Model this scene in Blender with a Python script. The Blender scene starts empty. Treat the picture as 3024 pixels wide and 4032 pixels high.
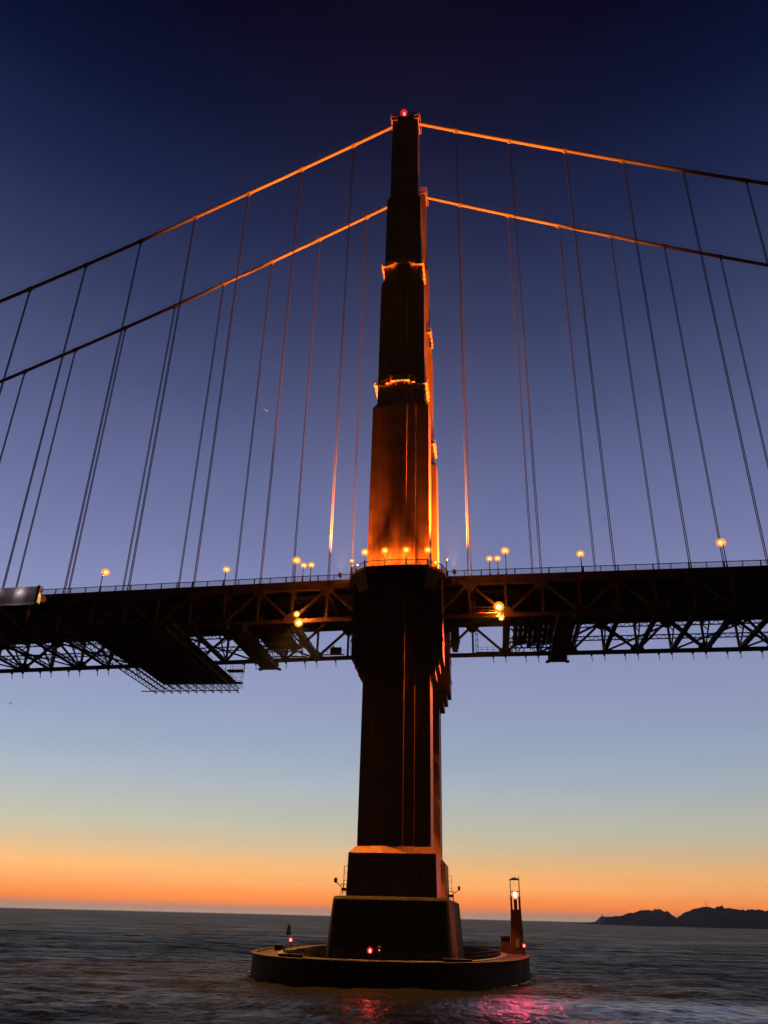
import bpy, math, random
from mathutils import Vector, Matrix, noise
import numpy as np
random.seed(7)
sc = bpy.context.scene
D = bpy.data
COL = sc.collection

# ------------------------------------------------------------------ camera
FW, FH = 3024, 4032
CX, CY, CZ = 18.4446, -171.7219, 11.9349
YAW, PITCH, ROLL, FPX = -0.13719, 0.47196, 0.02492, 3122.8
def cam_axes():
    f = Vector((math.sin(YAW)*math.cos(PITCH), math.cos(YAW)*math.cos(PITCH), math.sin(PITCH)))
    r = Vector((math.cos(YAW), -math.sin(YAW), 0)); u = r.cross(f)
    return r*math.cos(ROLL)+u*math.sin(ROLL), -r*math.sin(ROLL)+u*math.cos(ROLL), f
cam = D.objects.new('camera', D.cameras.new('camera')); COL.objects.link(cam)
_r, _u, _f = cam_axes()
M = Matrix((( _r.x,_u.x,-_f.x),(_r.y,_u.y,-_f.y),(_r.z,_u.z,-_f.z))).to_4x4()
M.translation = Vector((CX, CY, CZ)); cam.matrix_world = M
cam.data.sensor_fit = 'VERTICAL'; cam.data.sensor_height = 36.0
cam.data.lens = FPX/FH*36.0
cam.data.clip_start = 0.5; cam.data.clip_end = 90000
sc.camera = cam
sc.view_settings.view_transform = 'Standard'; sc.view_settings.look = 'None'
sc.view_settings.exposure = 0; sc.view_settings.gamma = 1
sc.cycles.use_denoising = True
sc.cycles.max_bounces = 5; sc.cycles.diffuse_bounces = 0; sc.cycles.glossy_bounces = 3
sc.cycles.sample_clamp_indirect = 3.0
sc.cycles.caustics_reflective = False; sc.cycles.caustics_refractive = False

def lin(c): return tuple((x/255/12.92 if x/255 <= 0.04045 else ((x/255+0.055)/1.055)**2.4) for x in c)

# ------------------------------------------------------------------ world: dusk sky
W = D.worlds.new('World'); sc.world = W; W.use_nodes = True
nt = W.node_tree; N = nt.nodes; L = nt.links; N.clear()
tc = N.new('ShaderNodeTexCoord'); sep = N.new('ShaderNodeSeparateXYZ'); L.new(tc.outputs['Generated'], sep.inputs[0])
def mth(op, a, b=None, c=None, clamp=False, T=None):
    T = T or nt
    n = T.nodes.new('ShaderNodeMath'); n.operation = op; n.use_clamp = clamp
    for i, v in enumerate((a, b, c)):
        if v is None: continue
        if isinstance(v, (int, float)): n.inputs[i].default_value = v
        else: T.links.new(v, n.inputs[i])
    return n.outputs[0]
elev = mth('DIVIDE', mth('ARCSINE', sep.outputs[2]), math.radians(90.0))     # 0..1 over 0..90 degrees
mp = mth('POWER', mth('MAXIMUM', elev, 0.0), 0.5)                              # finer steps near the horizon
ramp = N.new('ShaderNodeValToRGB'); L.new(mp, ramp.inputs[0])
STOPS = [(0, (172, 142, 128)), (0.3, (172, 134, 116)), (0.45, (205, 132, 98)), (0.7, (240, 136, 80)), (1.0, (250, 146, 80)), (1.4, (252, 158, 92)), (1.9, (252, 174, 108)), (2.4, (246, 178, 112)), (3.2, (228, 182, 130)), (4.1, (207, 184, 150)), (5.3, (188, 186, 167)), (6.5, (180, 183, 177)), (8.0, (167, 177, 187)), (9.5, (156, 170, 189)), (11.5, (148, 161, 189)), (15, (142, 150, 187)), (20, (131, 138, 181)), (24, (116, 122, 166)), (28, (102, 109, 153)), (34, (78, 85, 125)), (40, (54, 62, 98)), (46, (33, 41, 76)), (52, (15, 22, 52)), (58, (3, 8, 34)), (64, (0, 2, 22)), (90, (2, 3, 18))]
HAZE = 0.00006
cr = ramp.color_ramp
for i, (e, c) in enumerate(STOPS):
    p = math.sqrt(e/90)
    el = cr.elements[i] if i < 2 and i < len(cr.elements) else cr.elements.new(p)
    hz_d = HAZE*min(12200.0, 468.0/max(0.001, math.sin(math.radians(e))))   # optical depth of the sea air along this elevation
    tr = math.exp(-hz_d); air = (0.075, 0.062, 0.075)                          # its transmission and its own faint glow
    el.position = p; el.color = (*[max(0.0, (v-a*(1-tr))/tr/2) for v, a in zip(lin(c), air)], 1)
# the eastern half of the sky, behind the viewer, is already night
mr = N.new('ShaderNodeMapRange'); mr.interpolation_type = 'SMOOTHSTEP'
L.new(sep.outputs[1], mr.inputs[0]); mr.inputs[1].default_value = -0.05; mr.inputs[2].default_value = 0.45
mr.inputs[3].default_value = 0.015; mr.inputs[4].default_value = 1.0
mx = N.new('ShaderNodeMix'); mx.data_type = 'RGBA'; mx.blend_type = 'MULTIPLY'; mx.inputs[0].default_value = 1
az = mth('MULTIPLY_ADD', sep.outputs[0], -0.28, 1.0)
lowsky = mth('SUBTRACT', 1.0, mth('MULTIPLY', sep.outputs[2], 2.2), clamp=True)
azf = mth('MULTIPLY_ADD', mth('SUBTRACT', az, 1.0), lowsky, 1.0)
# very faint streaks of thin high cloud in the glow
cn = N.new('ShaderNodeTexNoise'); cn.inputs['Scale'].default_value = 3.0; cn.inputs['Detail'].default_value = 5
cm = N.new('ShaderNodeMapping'); cm.inputs['Scale'].default_value = (1, 1, 14); L.new(tc.outputs['Generated'], cm.inputs[0]); L.new(cm.outputs[0], cn.inputs[0])
azf = mth('MULTIPLY', azf, mth('MULTIPLY_ADD', mth('SUBTRACT', cn.outputs[0], 0.5), mth('MULTIPLY', lowsky, 0.16), 1.0))
mz = N.new('ShaderNodeMix'); mz.data_type = 'RGBA'; mz.blend_type = 'MULTIPLY'; mz.inputs[0].default_value = 1
L.new(ramp.outputs[0], mz.inputs[6]); L.new(azf, mz.inputs[7])
L.new(mz.outputs[2], mx.inputs[6]); L.new(mr.outputs[0], mx.inputs[7])
bg = N.new('ShaderNodeBackground'); L.new(mx.outputs[2], bg.inputs[0]); bg.inputs[1].default_value = 2.0
out = N.new('ShaderNodeOutputWorld')
sky = N.new('ShaderNodeTexSky'); sky.sky_type = 'NISHITA'; sky.sun_disc = False
sky.sun_elevation = math.radians(-5); sky.sun_rotation = math.radians(-10)
bg2 = N.new('ShaderNodeBackground'); L.new(sky.outputs[0], bg2.inputs[0]); bg2.inputs[1].default_value = 0.05
add = N.new('ShaderNodeAddShader'); L.new(bg.outputs[0], add.inputs[0]); L.new(bg2.outputs[0], add.inputs[1])
L.new(add.outputs[0], out.inputs[0])

# ------------------------------------------------------------------ materials
def mat(name, col, rough=0.6, var=0.25, scale=0.6, metal=0.0, bump=0.0, bscale=3.0, spec=0.4):
    m = D.materials.new(name); m.use_nodes = True; t = m.node_tree; b = t.nodes['Principled BSDF']
    b.inputs['Roughness'].default_value = rough; b.inputs['Metallic'].default_value = metal
    b.inputs['Specular IOR Level'].default_value = spec
    geo = t.nodes.new('ShaderNodeNewGeometry')
    nz = t.nodes.new('ShaderNodeTexNoise'); nz.inputs['Scale'].default_value = scale; nz.inputs['Detail'].default_value = 6
    t.links.new(geo.outputs['Position'], nz.inputs['Vector'])
    r = t.nodes.new('ShaderNodeValToRGB'); t.links.new(nz.outputs[0], r.inputs[0])
    r.color_ramp.elements[0].position = 0.3; r.color_ramp.elements[1].position = 0.7
    r.color_ramp.elements[0].color = (*[x*(1-var) for x in col], 1)
    r.color_ramp.elements[1].color = (*[min(1, x*(1+var)) for x in col], 1)
    t.links.new(r.outputs[0], b.inputs['Base Color'])
    if bump:
        n2 = t.nodes.new('ShaderNodeTexNoise'); n2.inputs['Scale'].default_value = bscale; n2.inputs['Detail'].default_value = 4
        t.links.new(geo.outputs['Position'], n2.inputs['Vector'])
        bp = t.nodes.new('ShaderNodeBump'); bp.inputs['Strength'].default_value = bump; bp.inputs['Distance'].default_value = 0.1
        t.links.new(n2.outputs[0], bp.inputs['Height']); t.links.new(bp.outputs[0], b.inputs['Normal'])
    return m
def emit(name, col, s):
    m = D.materials.new(name); m.use_nodes = True; t = m.node_tree; t.nodes.clear()
    e = t.nodes.new('ShaderNodeEmission'); e.inputs[0].default_value = (*col, 1); e.inputs[1].default_value = s
    o = t.nodes.new('ShaderNodeOutputMaterial'); t.links.new(e.outputs[0], o.inputs[0]); return m
DECKP = mat('dark_deck_paint', (0.24, 0.07, 0.03), 0.65, 0.35, 0.5, bump=0.3, bscale=2.0)  # darker tone of the orange for deck and trusses
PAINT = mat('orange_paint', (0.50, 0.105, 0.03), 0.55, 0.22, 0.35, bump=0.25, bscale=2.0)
CABLEM = mat('cable_paint', (0.60, 0.20, 0.09), 0.5, 0.15, 0.8)
SHADED = mat('shade_dark_steel', (0.032, 0.017, 0.012), 0.7, 0.3, 0.7, spec=0.1)  # near-black steel, shade on the platform bracket put into its colour
DARK = mat('dark_steel', (0.10, 0.05, 0.035), 0.6, 0.25, 0.7)
ROPE = mat('rope_paint', (0.22, 0.10, 0.08), 0.6, 0.2, 2.0)
CONC = mat('concrete', (0.15, 0.10, 0.06), 0.95, 0.3, 0.25, bump=0.6, bscale=1.2, spec=0.1)
ASPH = mat('asphalt', (0.05, 0.05, 0.05), 0.9, 0.2, 1.0)
WALK = mat('sidewalk_concrete', (0.30, 0.26, 0.22), 0.9, 0.2, 0.8)
TARPM = mat('tarpaulin', (0.55, 0.53, 0.54), 0.8, 0.12, 0.5, bump=0.6, bscale=0.8)
LAND = mat('scrub', (0.15, 0.11, 0.07), 0.95, 0.35, 0.02)
TREEM = mat('far_foliage', (0.05, 0.05, 0.03), 0.95, 0.35, 0.05)
GALV = mat('galvanised_steel', (0.25, 0.22, 0.20), 0.5, 0.15, 1.5, metal=0.5)
GULLM = mat('white_feathers', (0.8, 0.8, 0.8), 0.8, 0.05, 3)
SOD = (1.0, 0.48, 0.075)
LENS = emit('sodium_lens', (1.0, 0.52, 0.09), 5.0)
LENSHOT = emit('flood_lens', (1.0, 0.62, 0.2), 9.0)
def halo_glass(name, col, s, a):
    m = D.materials.new(name); m.use_nodes = True; t = m.node_tree; t.nodes.clear()
    e = t.nodes.new('ShaderNodeEmission'); e.inputs[0].default_value = (*col, 1); e.inputs[1].default_value = s
    tr = t.nodes.new('ShaderNodeBsdfTransparent'); x = t.nodes.new('ShaderNodeMixShader'); x.inputs[0].default_value = a
    o = t.nodes.new('ShaderNodeOutputMaterial'); t.links.new(tr.outputs[0], x.inputs[1]); t.links.new(e.outputs[0], x.inputs[2]); t.links.new(x.outputs[0], o.inputs[0]); return m
RED = halo_glass('red_halo_glass', (1.0, 0.01, 0.01), 1.6, 0.30)  # see-through glowing shell imitating the red halo round a bulb
AMBER = halo_glass('amber_halo_glass', (1.0, 0.33, 0.01), 1.5, 0.38)  # glowing shell standing in for bloom round the street lamps
AMBER2 = halo_glass('flood_halo_glass', (1.0, 0.38, 0.02), 1.5, 0.45)  # same for the floodlights, bloom drawn as a glowing shell
REDCORE = emit('red_bulb', (1.0, 0.25, 0.18), 5.0)
REDHOT = emit('lighthouse_lens', (1.0, 0.30, 0.24), 5.0)
BEACONP = mat('beacon_red_paint', (0.15, 0.022, 0.012), 0.7, 0.3, 0.6)

def weather(m, bw, bh, seam, streak, msize=0.03):
    t = m.node_tree; b = t.nodes['Principled BSDF']; src = b.inputs['Base Color'].links[0].from_socket
    g = t.nodes.new('ShaderNodeNewGeometry'); sp = t.nodes.new('ShaderNodeSeparateXYZ'); t.links.new(g.outputs['Position'], sp.inputs[0])
    u = mth('ADD', sp.outputs[0], sp.outputs[1], T=t)
    cb = t.nodes.new('ShaderNodeCombineXYZ'); t.links.new(u, cb.inputs[0]); t.links.new(sp.outputs[2], cb.inputs[1])
    br = t.nodes.new('ShaderNodeTexBrick'); t.links.new(cb.outputs[0], br.inputs['Vector'])
    br.inputs['Scale'].default_value = 1.0; br.inputs['Brick Width'].default_value = bw; br.inputs['Row Height'].default_value = bh
    br.inputs['Mortar Size'].default_value = msize; br.inputs['Mortar Smooth'].default_value = 0.3
    br.inputs['Color1'].default_value = (1,1,1,1); br.inputs['Color2'].default_value = (0.88,0.88,0.88,1); br.inputs['Mortar'].default_value = (seam,seam,seam,1)
    mp_ = t.nodes.new('ShaderNodeMapping'); mp_.inputs['Scale'].default_value = (1.4,1.4,0.05); t.links.new(g.outputs['Position'], mp_.inputs[0])
    nz = t.nodes.new('ShaderNodeTexNoise'); nz.inputs['Scale'].default_value = 1.0; nz.inputs['Detail'].default_value = 5; t.links.new(mp_.outputs[0], nz.inputs[0])
    f = mth('MULTIPLY_ADD', mth('SUBTRACT', nz.outputs[0], 0.5, T=t), streak, 1.0, T=t)
    m1 = t.nodes.new('ShaderNodeMix'); m1.data_type = 'RGBA'; m1.blend_type = 'MULTIPLY'; m1.inputs[0].default_value = 1
    t.links.new(src, m1.inputs[6]); t.links.new(br.outputs['Color'], m1.inputs[7])
    m2 = t.nodes.new('ShaderNodeMix'); m2.data_type = 'RGBA'; m2.blend_type = 'MULTIPLY'; m2.inputs[0].default_value = 1
    t.links.new(m1.outputs[2], m2.inputs[6]); t.links.new(f, m2.inputs[7]); t.links.new(m2.outputs[2], b.inputs['Base Color'])
weather(PAINT, 3.6, 2.2, 0.72, 1.2, 0.04); weather(CONC, 6.0, 1.5, 0.6, 1.6, 0.06)

# ------------------------------------------------------------------ mesh building
class MB:
    def __init__(s): s.v = []; s.f = []
    def quadprism(s, bot, top):
        n = len(bot); o = len(s.v); s.v += [tuple(p) for p in bot]+[tuple(p) for p in top]
        s.f.append(tuple(o+i for i in range(n))[::-1]); s.f.append(tuple(o+n+i for i in range(n)))
        for i in range(n):
            j = (i+1) % n; s.f.append((o+i, o+j, o+n+j, o+n+i))
        return s
    def box(s, x0, x1, y0, y1, z0, z1):
        return s.quadprism([(x0,y0,z0),(x1,y0,z0),(x1,y1,z0),(x0,y1,z0)], [(x0,y0,z1),(x1,y0,z1),(x1,y1,z1),(x0,y1,z1)])
    def bar(s, a, b, w, h=None, up=(0,0,1)):
        h = h or w; a = Vector(a); b = Vector(b); d = (b-a).normalized(); up = Vector(up)
        if abs(d.dot(up)) > 0.98: up = Vector((0,1,0))
        e = d.cross(up).normalized()*w/2; g = d.cross(e).normalized()*h/2
        return s.quadprism([a-e-g, a+e-g, a+e+g, a-e+g], [b-e-g, b+e-g, b+e+g, b-e+g])
    def tube(s, pts, r, n=8, cap=True):
        pts = [Vector(p) for p in pts]; o = len(s.v); k = len(pts)
        rr = r if isinstance(r, (list, tuple)) else [r]*k
        for i, p in enumerate(pts):
            d = (pts[min(i+1, k-1)]-pts[max(i-1, 0)]).normalized()
            up = Vector((0,0,1)) if abs(d.z) < 0.9 else Vector((0,1,0))
            e = d.cross(up).normalized(); g = d.cross(e).normalized()
            for q in range(n):
                t = 2*math.pi*q/n; s.v.append(tuple(p+(e*math.cos(t)+g*math.sin(t))*rr[i]))
        for i in range(k-1):
            for q in range(n):
                q2 = (q+1) % n
                s.f.append((o+i*n+q, o+i*n+q2, o+(i+1)*n+q2, o+(i+1)*n+q))
        if cap:
            s.f.append(tuple(o+q for q in range(n))[::-1]); s.f.append(tuple(o+(k-1)*n+q for q in range(n)))
        return s
    def ball(s, c, rx, ry=None, rz=None, n=12, m=8):
        ry = ry or rx; rz = rz or rx; pts = []; o = len(s.v)
        for i in range(m+1):
            th = math.pi*i/m
            for q in range(n):
                t = 2*math.pi*q/n
                s.v.append((c[0]+rx*math.sin(th)*math.cos(t), c[1]+ry*math.sin(th)*math.sin(t), c[2]+rz*math.cos(th)))
        for i in range(m):
            for q in range(n):
                q2 = (q+1) % n; s.f.append((o+i*n+q, o+(i+1)*n+q, o+(i+1)*n+q2, o+i*n+q2))
        return s
    def build(s, name, m, parent=None, smooth=False, loc=None):
        me = D.meshes.new(name); me.from_pydata(s.v, [], s.f); me.materials.append(m); me.update()
        if smooth: me.polygons.foreach_set('use_smooth', [True]*len(me.polygons))
        o = D.objects.new(name, me); COL.objects.link(o)
        if parent: o.parent = parent
        if loc: o.location = loc
        return o
def tag(o, label=None, cat=None, group=None, kind=None):
    if label: o['label'] = label
    if cat: o['category'] = cat
    if group: o['group'] = group
    if kind: o['kind'] = kind
    return o
def empty(name, loc, label, cat, group=None, rz=0):
    o = D.objects.new(name, None); COL.objects.link(o); o.location = loc; o.rotation_euler = (0,0,rz)
    o.empty_display_size = 0.5
    return tag(o, label, cat, group)
def kids(root): return [o for o in D.objects if o.parent == root]
def copy_tree(o, parent=None):
    c = o.copy(); COL.objects.link(c); c.parent = parent
    for ch in [x for x in TREE.get(o.name, [])]: copy_tree(ch, c)
    return c
TREE = {}
def own(root, *objs):
    TREE.setdefault(root.name, []).extend(objs); return root
def lamp(kind, name, loc, power, col=SOD, size=0.3, target=None, angle=60, blend=0.6, parent=None):
    l = D.lights.new(name, kind); l.energy = power; l.color = col; l.shadow_soft_size = size
    if kind == 'SPOT': l.spot_size = math.radians(angle); l.spot_blend = blend
    o = D.objects.new(name, l); COL.objects.link(o)
    if parent: o.parent = parent
    o.location = loc
    if target is not None:
        src = Vector(loc)+(parent.location if parent else Vector()); d = Vector(target)-src
        o.rotation_euler = d.to_track_quat('-Z', 'Y').to_euler()
    return o

ZW = 3.0           # water level
HY = 13.7; SP = 15.24
def dz(x):         # camber of the deck
    return -0.024*max(0, -x-12) if x < 0 else 0.007*x
def cable_z(x):
    a = abs(x)
    return 225.4-0.438*a+0.438*a*a/1280 if x > 0 else 225.4-0.567*a+0.000377*a*a

# ------------------------------------------------------------------ sea
def make_water():
    A = 900; rad = [20.0]
    while rad[-1] < 420: rad.append(rad[-1]+max(0.35, rad[-1]*0.0052))
    while rad[-1] < 60000: rad.append(rad[-1]*1.028)
    R = np.array(rad); th = np.linspace(0, 2*np.pi, A, endpoint=False)
    # more directions toward the west where the picture looks
    X = 20+R[:, None]*np.cos(th)[None, :]; Y = -175+R[:, None]*np.sin(th)[None, :]
    rs = np.random.RandomState(3); Z = np.zeros_like(X)
    for i in range(46):
        lam = 2.2*1.09**i; 
        if lam > 70: break
        ang = rs.normal(2.0, 0.75); ph = rs.uniform(0, 6.28); k = 2*np.pi/lam
        amp = 0.011*lam**0.5*rs.uniform(0.6, 1.3)
        s = np.sin(k*(X*math.cos(ang)+Y*math.sin(ang))+ph)
        fade = np.clip(1.6-(R*0.006+R*0.02*0)/ (lam*0.5), 0, 1)[:, None]
        Z += amp*fade*(1-2*np.abs(s)**1.3+0.25)*0.6+amp*fade*s*0.4
    Z = ZW+Z
    v = np.stack([X.ravel(), Y.ravel(), Z.ravel()], 1)
    nR = len(R); idx = np.arange(nR*A).reshape(nR, A)
    a = idx[:-1]; b = idx[1:]
    q = np.stack([a, b, np.roll(b, -1, 1), np.roll(a, -1, 1)], -1).reshape(-1, 4)
    verts = np.vstack([v, [[20, -175, ZW]]]); c = len(v)
    tri = [(c, i, (i+1) % A) for i in range(A)]
    me = D.meshes.new('water'); me.from_pydata(verts.tolist(), [], q.tolist()+tri)
    me.polygons.foreach_set('use_smooth', [True]*len(me.polygons)); me.update()
    o = D.objects.new('water', me); COL.objects.link(o); o['kind'] = 'structure'
    o['label'] = 'dark choppy sea reflecting the dusk sky'
    m = D.materials.new('sea_water'); m.use_nodes = True; t = m.node_tree; b = t.nodes['Principled BSDF']
    b.inputs['Base Color'].default_value = (0.026, 0.021, 0.017, 1); b.inputs['Roughness'].default_value = 0.24
    b.inputs['IOR'].default_value = 1.33; b.inputs['Specular IOR Level'].default_value = 0.05
    g = t.nodes.new('ShaderNodeNewGeometry')
    def nz(scale, detail, sx=1.0, sy=1.0, rot=0.5):
        mpn = t.nodes.new('ShaderNodeMapping'); mpn.inputs['Scale'].default_value = (sx, sy, 1); mpn.inputs['Rotation'].default_value = (0,0,rot)
        t.links.new(g.outputs['Position'], mpn.inputs['Vector'])
        n = t.nodes.new('ShaderNodeTexNoise'); n.inputs['Scale'].default_value = scale; n.inputs['Detail'].default_value = detail
        t.links.new(mpn.outputs[0], n.inputs['Vector']); return n.outputs[0]
    n1 = nz(0.9, 5, 1, 0.55); n2 = nz(0.14, 4, 1, 0.5, 0.2); n3 = nz(0.02, 3, 1, 1)
    h = mth('ADD', mth('MULTIPLY', n1, 1.7, T=t), mth('MULTIPLY', n2, 3.4, T=t), T=t)
    bp = t.nodes.new('ShaderNodeBump'); bp.inputs['Distance'].default_value = 1.0
    st = mth('MULTIPLY_ADD', mth('MULTIPLY', mth('SUBTRACT', n3, 0.42, T=t), 5.0, clamp=True, T=t), 0.85, 0.35, T=t)
    t.links.new(st, bp.inputs['Strength'])
    t.links.new(h, bp.inputs['Height']); t.links.new(bp.outputs[0], b.inputs['Normal'])
    # wind-roughened water scatters more and mirrors less than the slicks between the gusts
    df = t.nodes.new('ShaderNodeBsdfDiffuse'); df.inputs[0].default_value = (0.022, 0.018, 0.016, 1)
    n4 = nz(1.0, 5, 0.010, 0.045, 0.25); n5 = nz(1.0, 4, 0.05, 0.30, 0.12)
    sub = t.nodes.new('ShaderNodeVectorMath'); sub.operation = 'DISTANCE'; sub.inputs[1].default_value = (0, 0, 0)
    ms = t.nodes.new('ShaderNodeMapping'); ms.vector_type = 'POINT'; ms.inputs['Location'].default_value = (-44/30, 62/15, -3/30); ms.inputs['Scale'].default_value = (1/30, 1/15, 1/30)
    t.links.new(g.outputs['Position'], ms.inputs['Vector']); t.links.new(ms.outputs[0], sub.inputs[0])
    slick = mth('SUBTRACT', 1.0, mth('MULTIPLY', sub.outputs['Value'], 0.75, T=t), clamp=True, T=t)      # slick left by the ferry's wake
    t.links.new(mth('MULTIPLY', st, mth('MULTIPLY_ADD', slick, -0.9, 1.0, T=t), T=t), bp.inputs['Strength'])
    t.links.new(mth('MULTIPLY_ADD', slick, 1.0, 0.05, T=t), b.inputs['Specular IOR Level'])
    k = mth('ADD', mth('MULTIPLY', mth('SUBTRACT', n4, 0.5, T=t), 1.3, T=t), mth('MULTIPLY', mth('SUBTRACT', n5, 0.5, T=t), 1.6, T=t), T=t)
    fac = mth('SUBTRACT', mth('SUBTRACT', 0.58, k, T=t), mth('MULTIPLY', slick, 1.25, T=t), clamp=True, T=t)
    fac = mth('MINIMUM', fac, 0.86, T=t)
    mxs = t.nodes.new('ShaderNodeMixShader'); t.links.new(fac, mxs.inputs[0]); t.links.new(b.outputs[0], mxs.inputs[1]); t.links.new(df.outputs[0], mxs.inputs[2])
    t.links.new(mxs.outputs[0], [n for n in t.nodes if n.type == 'OUTPUT_MATERIAL'][0].inputs[0])
    me.materials.append(m)
make_water()

# ------------------------------------------------------------------ headland
def make_land():
    prof = [(430,0),(455,3),(474,25),(480,31),(490,29),(520,31),(552,32),(590,42),(622,50),(660,57),(700,61),(722,60),(745,53),(765,38),(785,28),(800,27),
            (822,44),(850,62),(900,71),(935,73),(975,73),(1010,66),(1050,62),(1100,63),(1150,62),(1180,62),(1260,70),(1400,95),(1550,110),(1700,120),(1900,110),(2300,150),(3000,190)]
    X = np.arange(430, 3000, 7.0); Y = np.arange(3240, 5200, 14.0)
    H = np.interp(X, [p[0] for p in prof], [p[1] for p in prof])
    vs = []; fs = []
    for j, y in enumerate(Y):
        for i, x in enumerate(X):
            c = 3830+60*math.sin(x*0.006)
            w = 150+H[i]*1.6
            d = (y-c)/w
            s = max(0.0, 1-abs(d)**1.6) if d < 0 else max(0.55*math.exp(-d*0.2), 1-0.3*d*d)
            edge = min(1.0, max(0, (x-430)/60)) if d > 1 else 1
            n = noise.fractal(Vector((x*0.012, y*0.012, 0)), 1.0, 2.0, 5)
            z = ZW-3+H[i]*s*edge*(1+0.10*n)+7.0*n*s+2*min(1, H[i]/20)
            if s == 0: z = ZW-4
            vs.append((x, y, z))
    nx = len(X)
    for j in range(len(Y)-1):
        for i in range(nx-1):
            a = j*nx+i; fs.append((a, a+1, a+nx+1, a+nx))
    b = MB(); b.v = vs; b.f = fs
    o = b.build('hills', LAND); tag(o, 'low dark headland hills on the horizon', kind='structure')
    # scrubby woods along the ridge: one mass of far trees
    t = MB(); rs = random.Random(5)
    for k in range(900):
        x = rs.uniform(470, 1500); h = float(np.interp(x, X, H))
        if h < 22: continue
        dens = 1.0 if x > 960 else 0.35
        if rs.random() > dens: continue
        r = rs.uniform(3.0, 8.0)*(1.4 if x > 960 else 0.8)
        if (noise.noise(Vector((x*0.03, 2, 0))) < -0.05): r *= 0.55
        y = 3830+60*math.sin(x*0.006)+rs.uniform(-25, 25)
        for q in range(4):
            t.ball((x+rs.uniform(-r, r)*0.7, y+rs.uniform(-r, r), ZW-3+h+2+rs.uniform(-1, 1)*r*0.5+r*0.3), r*rs.uniform(0.35, 0.65), n=5, m=4)
    o = t.build('woodland', TREEM); tag(o, 'scrubby tree line along the ridge of the far headland', 'woodland', kind='stuff')
make_land()
# mast on the second hill, small lighthouse at the point
r = empty('radio_mast', (927, 3836, 74), 'thin radio mast standing on top of the right headland hill', 'mast')
MB().bar((0,0,0),(0,0,31),1.6).build('pole', DARK, r)
MB().bar((-3,0,19),(3,0,19),1.0).build('crossarm', DARK, r); MB().bar((-2,0,25),(2,0,25),0.9).build('crossarm', DARK, r)
r = empty('headland_lighthouse', (478, 3830, 30), 'tiny lighthouse on the low tip of the far headland', 'lighthouse')
MB().tube([(0,0,0),(0,0,8)], [3.0,2.2], 8).build('tower_body', CONC, r); MB().tube([(0,0,8),(0,0,11),(0,0,12.5)], [2.4,2.4,0.2], 8).build('lantern_room', DARK, r)

# ------------------------------------------------------------------ concrete pier and fender
def sell(a, b, n, z, cx=0.0, k=96):
    o = []
    for i in range(k):
        t = 2*math.pi*i/k; c = math.cos(t); s = math.sin(t)
        o.append((cx+a*math.copysign(abs(c)**(2/n), c), b*math.copysign(abs(s)**(2/n), s), z))
    return o
def ring(b, out_lo, out_hi, in_hi, in_lo):
    k = len(out_lo); o = len(b.v); b.v += out_lo+out_hi+in_hi+in_lo
    for i in range(k):
        j = (i+1) % k
        for l in range(3): b.f.append((o+l*k+i, o+l*k+j, o+(l+1)*k+j, o+(l+1)*k+i))
    return b
fen = empty('pier_fender', (0, 0, ZW), 'oval concrete fender ring round the foot of the bridge tower', 'fender')
NF = 2.6
b = MB(); ring(b, sell(24.0,46,NF,-4), sell(24.0,46,NF,3.2), sell(18.6,40.6,NF,3.2), sell(18.6,40.6,NF,-4)); b.build('wall', CONC, fen)
b = MB(); ring(b, sell(24.2,46.2,NF,3.203), sell(24.2,46.2,NF,3.40), sell(23.3,45.3,NF,3.40), sell(23.3,45.3,NF,3.203)); b.build('coping', CONC, fen)
b = MB(); ring(b, sell(20.0,42.0,NF,3.204), sell(20.0,42.0,NF,3.32), sell(18.8,40.8,NF,3.32), sell(18.8,40.8,NF,3.204)); b.build('walkway', WALK, fen)
b = MB()
pts = sell(19.0,41.0,NF,3.3,k=120)
for i, p in enumerate(pts):
    q = pts[(i+1) % 120]
    b.bar(p, (p[0],p[1],p[2]+1.05), 0.07)
    for h in (0.55, 1.05): b.bar((p[0],p[1],p[2]+h),(q[0],q[1],q[2]+h), 0.05)
b.build('railing', DARK, fen)
# flat blocks on the rim, each a part
for (x, y, w, d, h) in ((-12.5,-37.4,3.6,1.6,0.45),(12.5,-37.6,4.2,1.4,0.45),(-20.3,-14,1.1,2.0,0.9)):
    MB().box(x-w/2,x+w/2,y-d/2,y+d/2,3.21,3.21+h).build('mooring_block', CONC, fen)

pier = empty('concrete_pier', (0, 0, ZW), 'tapered concrete pier carrying both tower legs inside the fender', 'pier')
def rrect(x0, x1, y0, y1, z, r):
    pts = []
    for cx, cy, a in ((x1-r,y1-r,0),(x0+r,y1-r,90),(x0+r,y0+r,180),(x1-r,y0+r,270)):
        for k in range(5):
            t = math.radians(a+k*22.5); pts.append((cx+r*math.cos(t), cy+r*math.sin(t), z))
    return pts
def loft(b, rings):
    for i in range(len(rings)-1):
        n = len(rings[0]); o = len(b.v); b.v += rings[i]+rings[i+1]
        for k in range(n):
            j = (k+1) % n; b.f.append((o+k, o+j, o+n+j, o+n+k))
    o = len(b.v); b.v += rings[0]+rings[-1]; n = len(rings[0])
    b.f.append(tuple(range(o, o+n))[::-1]); b.f.append(tuple(range(o+n, o+2*n)))
    return b
loft(MB(), [rrect(-11.0,11.8,-24.0,24.0,-5,1.2), rrect(-9.45,10.45,-22.3,22.3,11.55,0.6), rrect(-9.3,10.3,-22.1,22.1,11.95,0.55), rrect(-9.0,10.0,-21.8,21.8,12.05,0.5)]).build('pier_body', CONC, pier)

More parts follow.
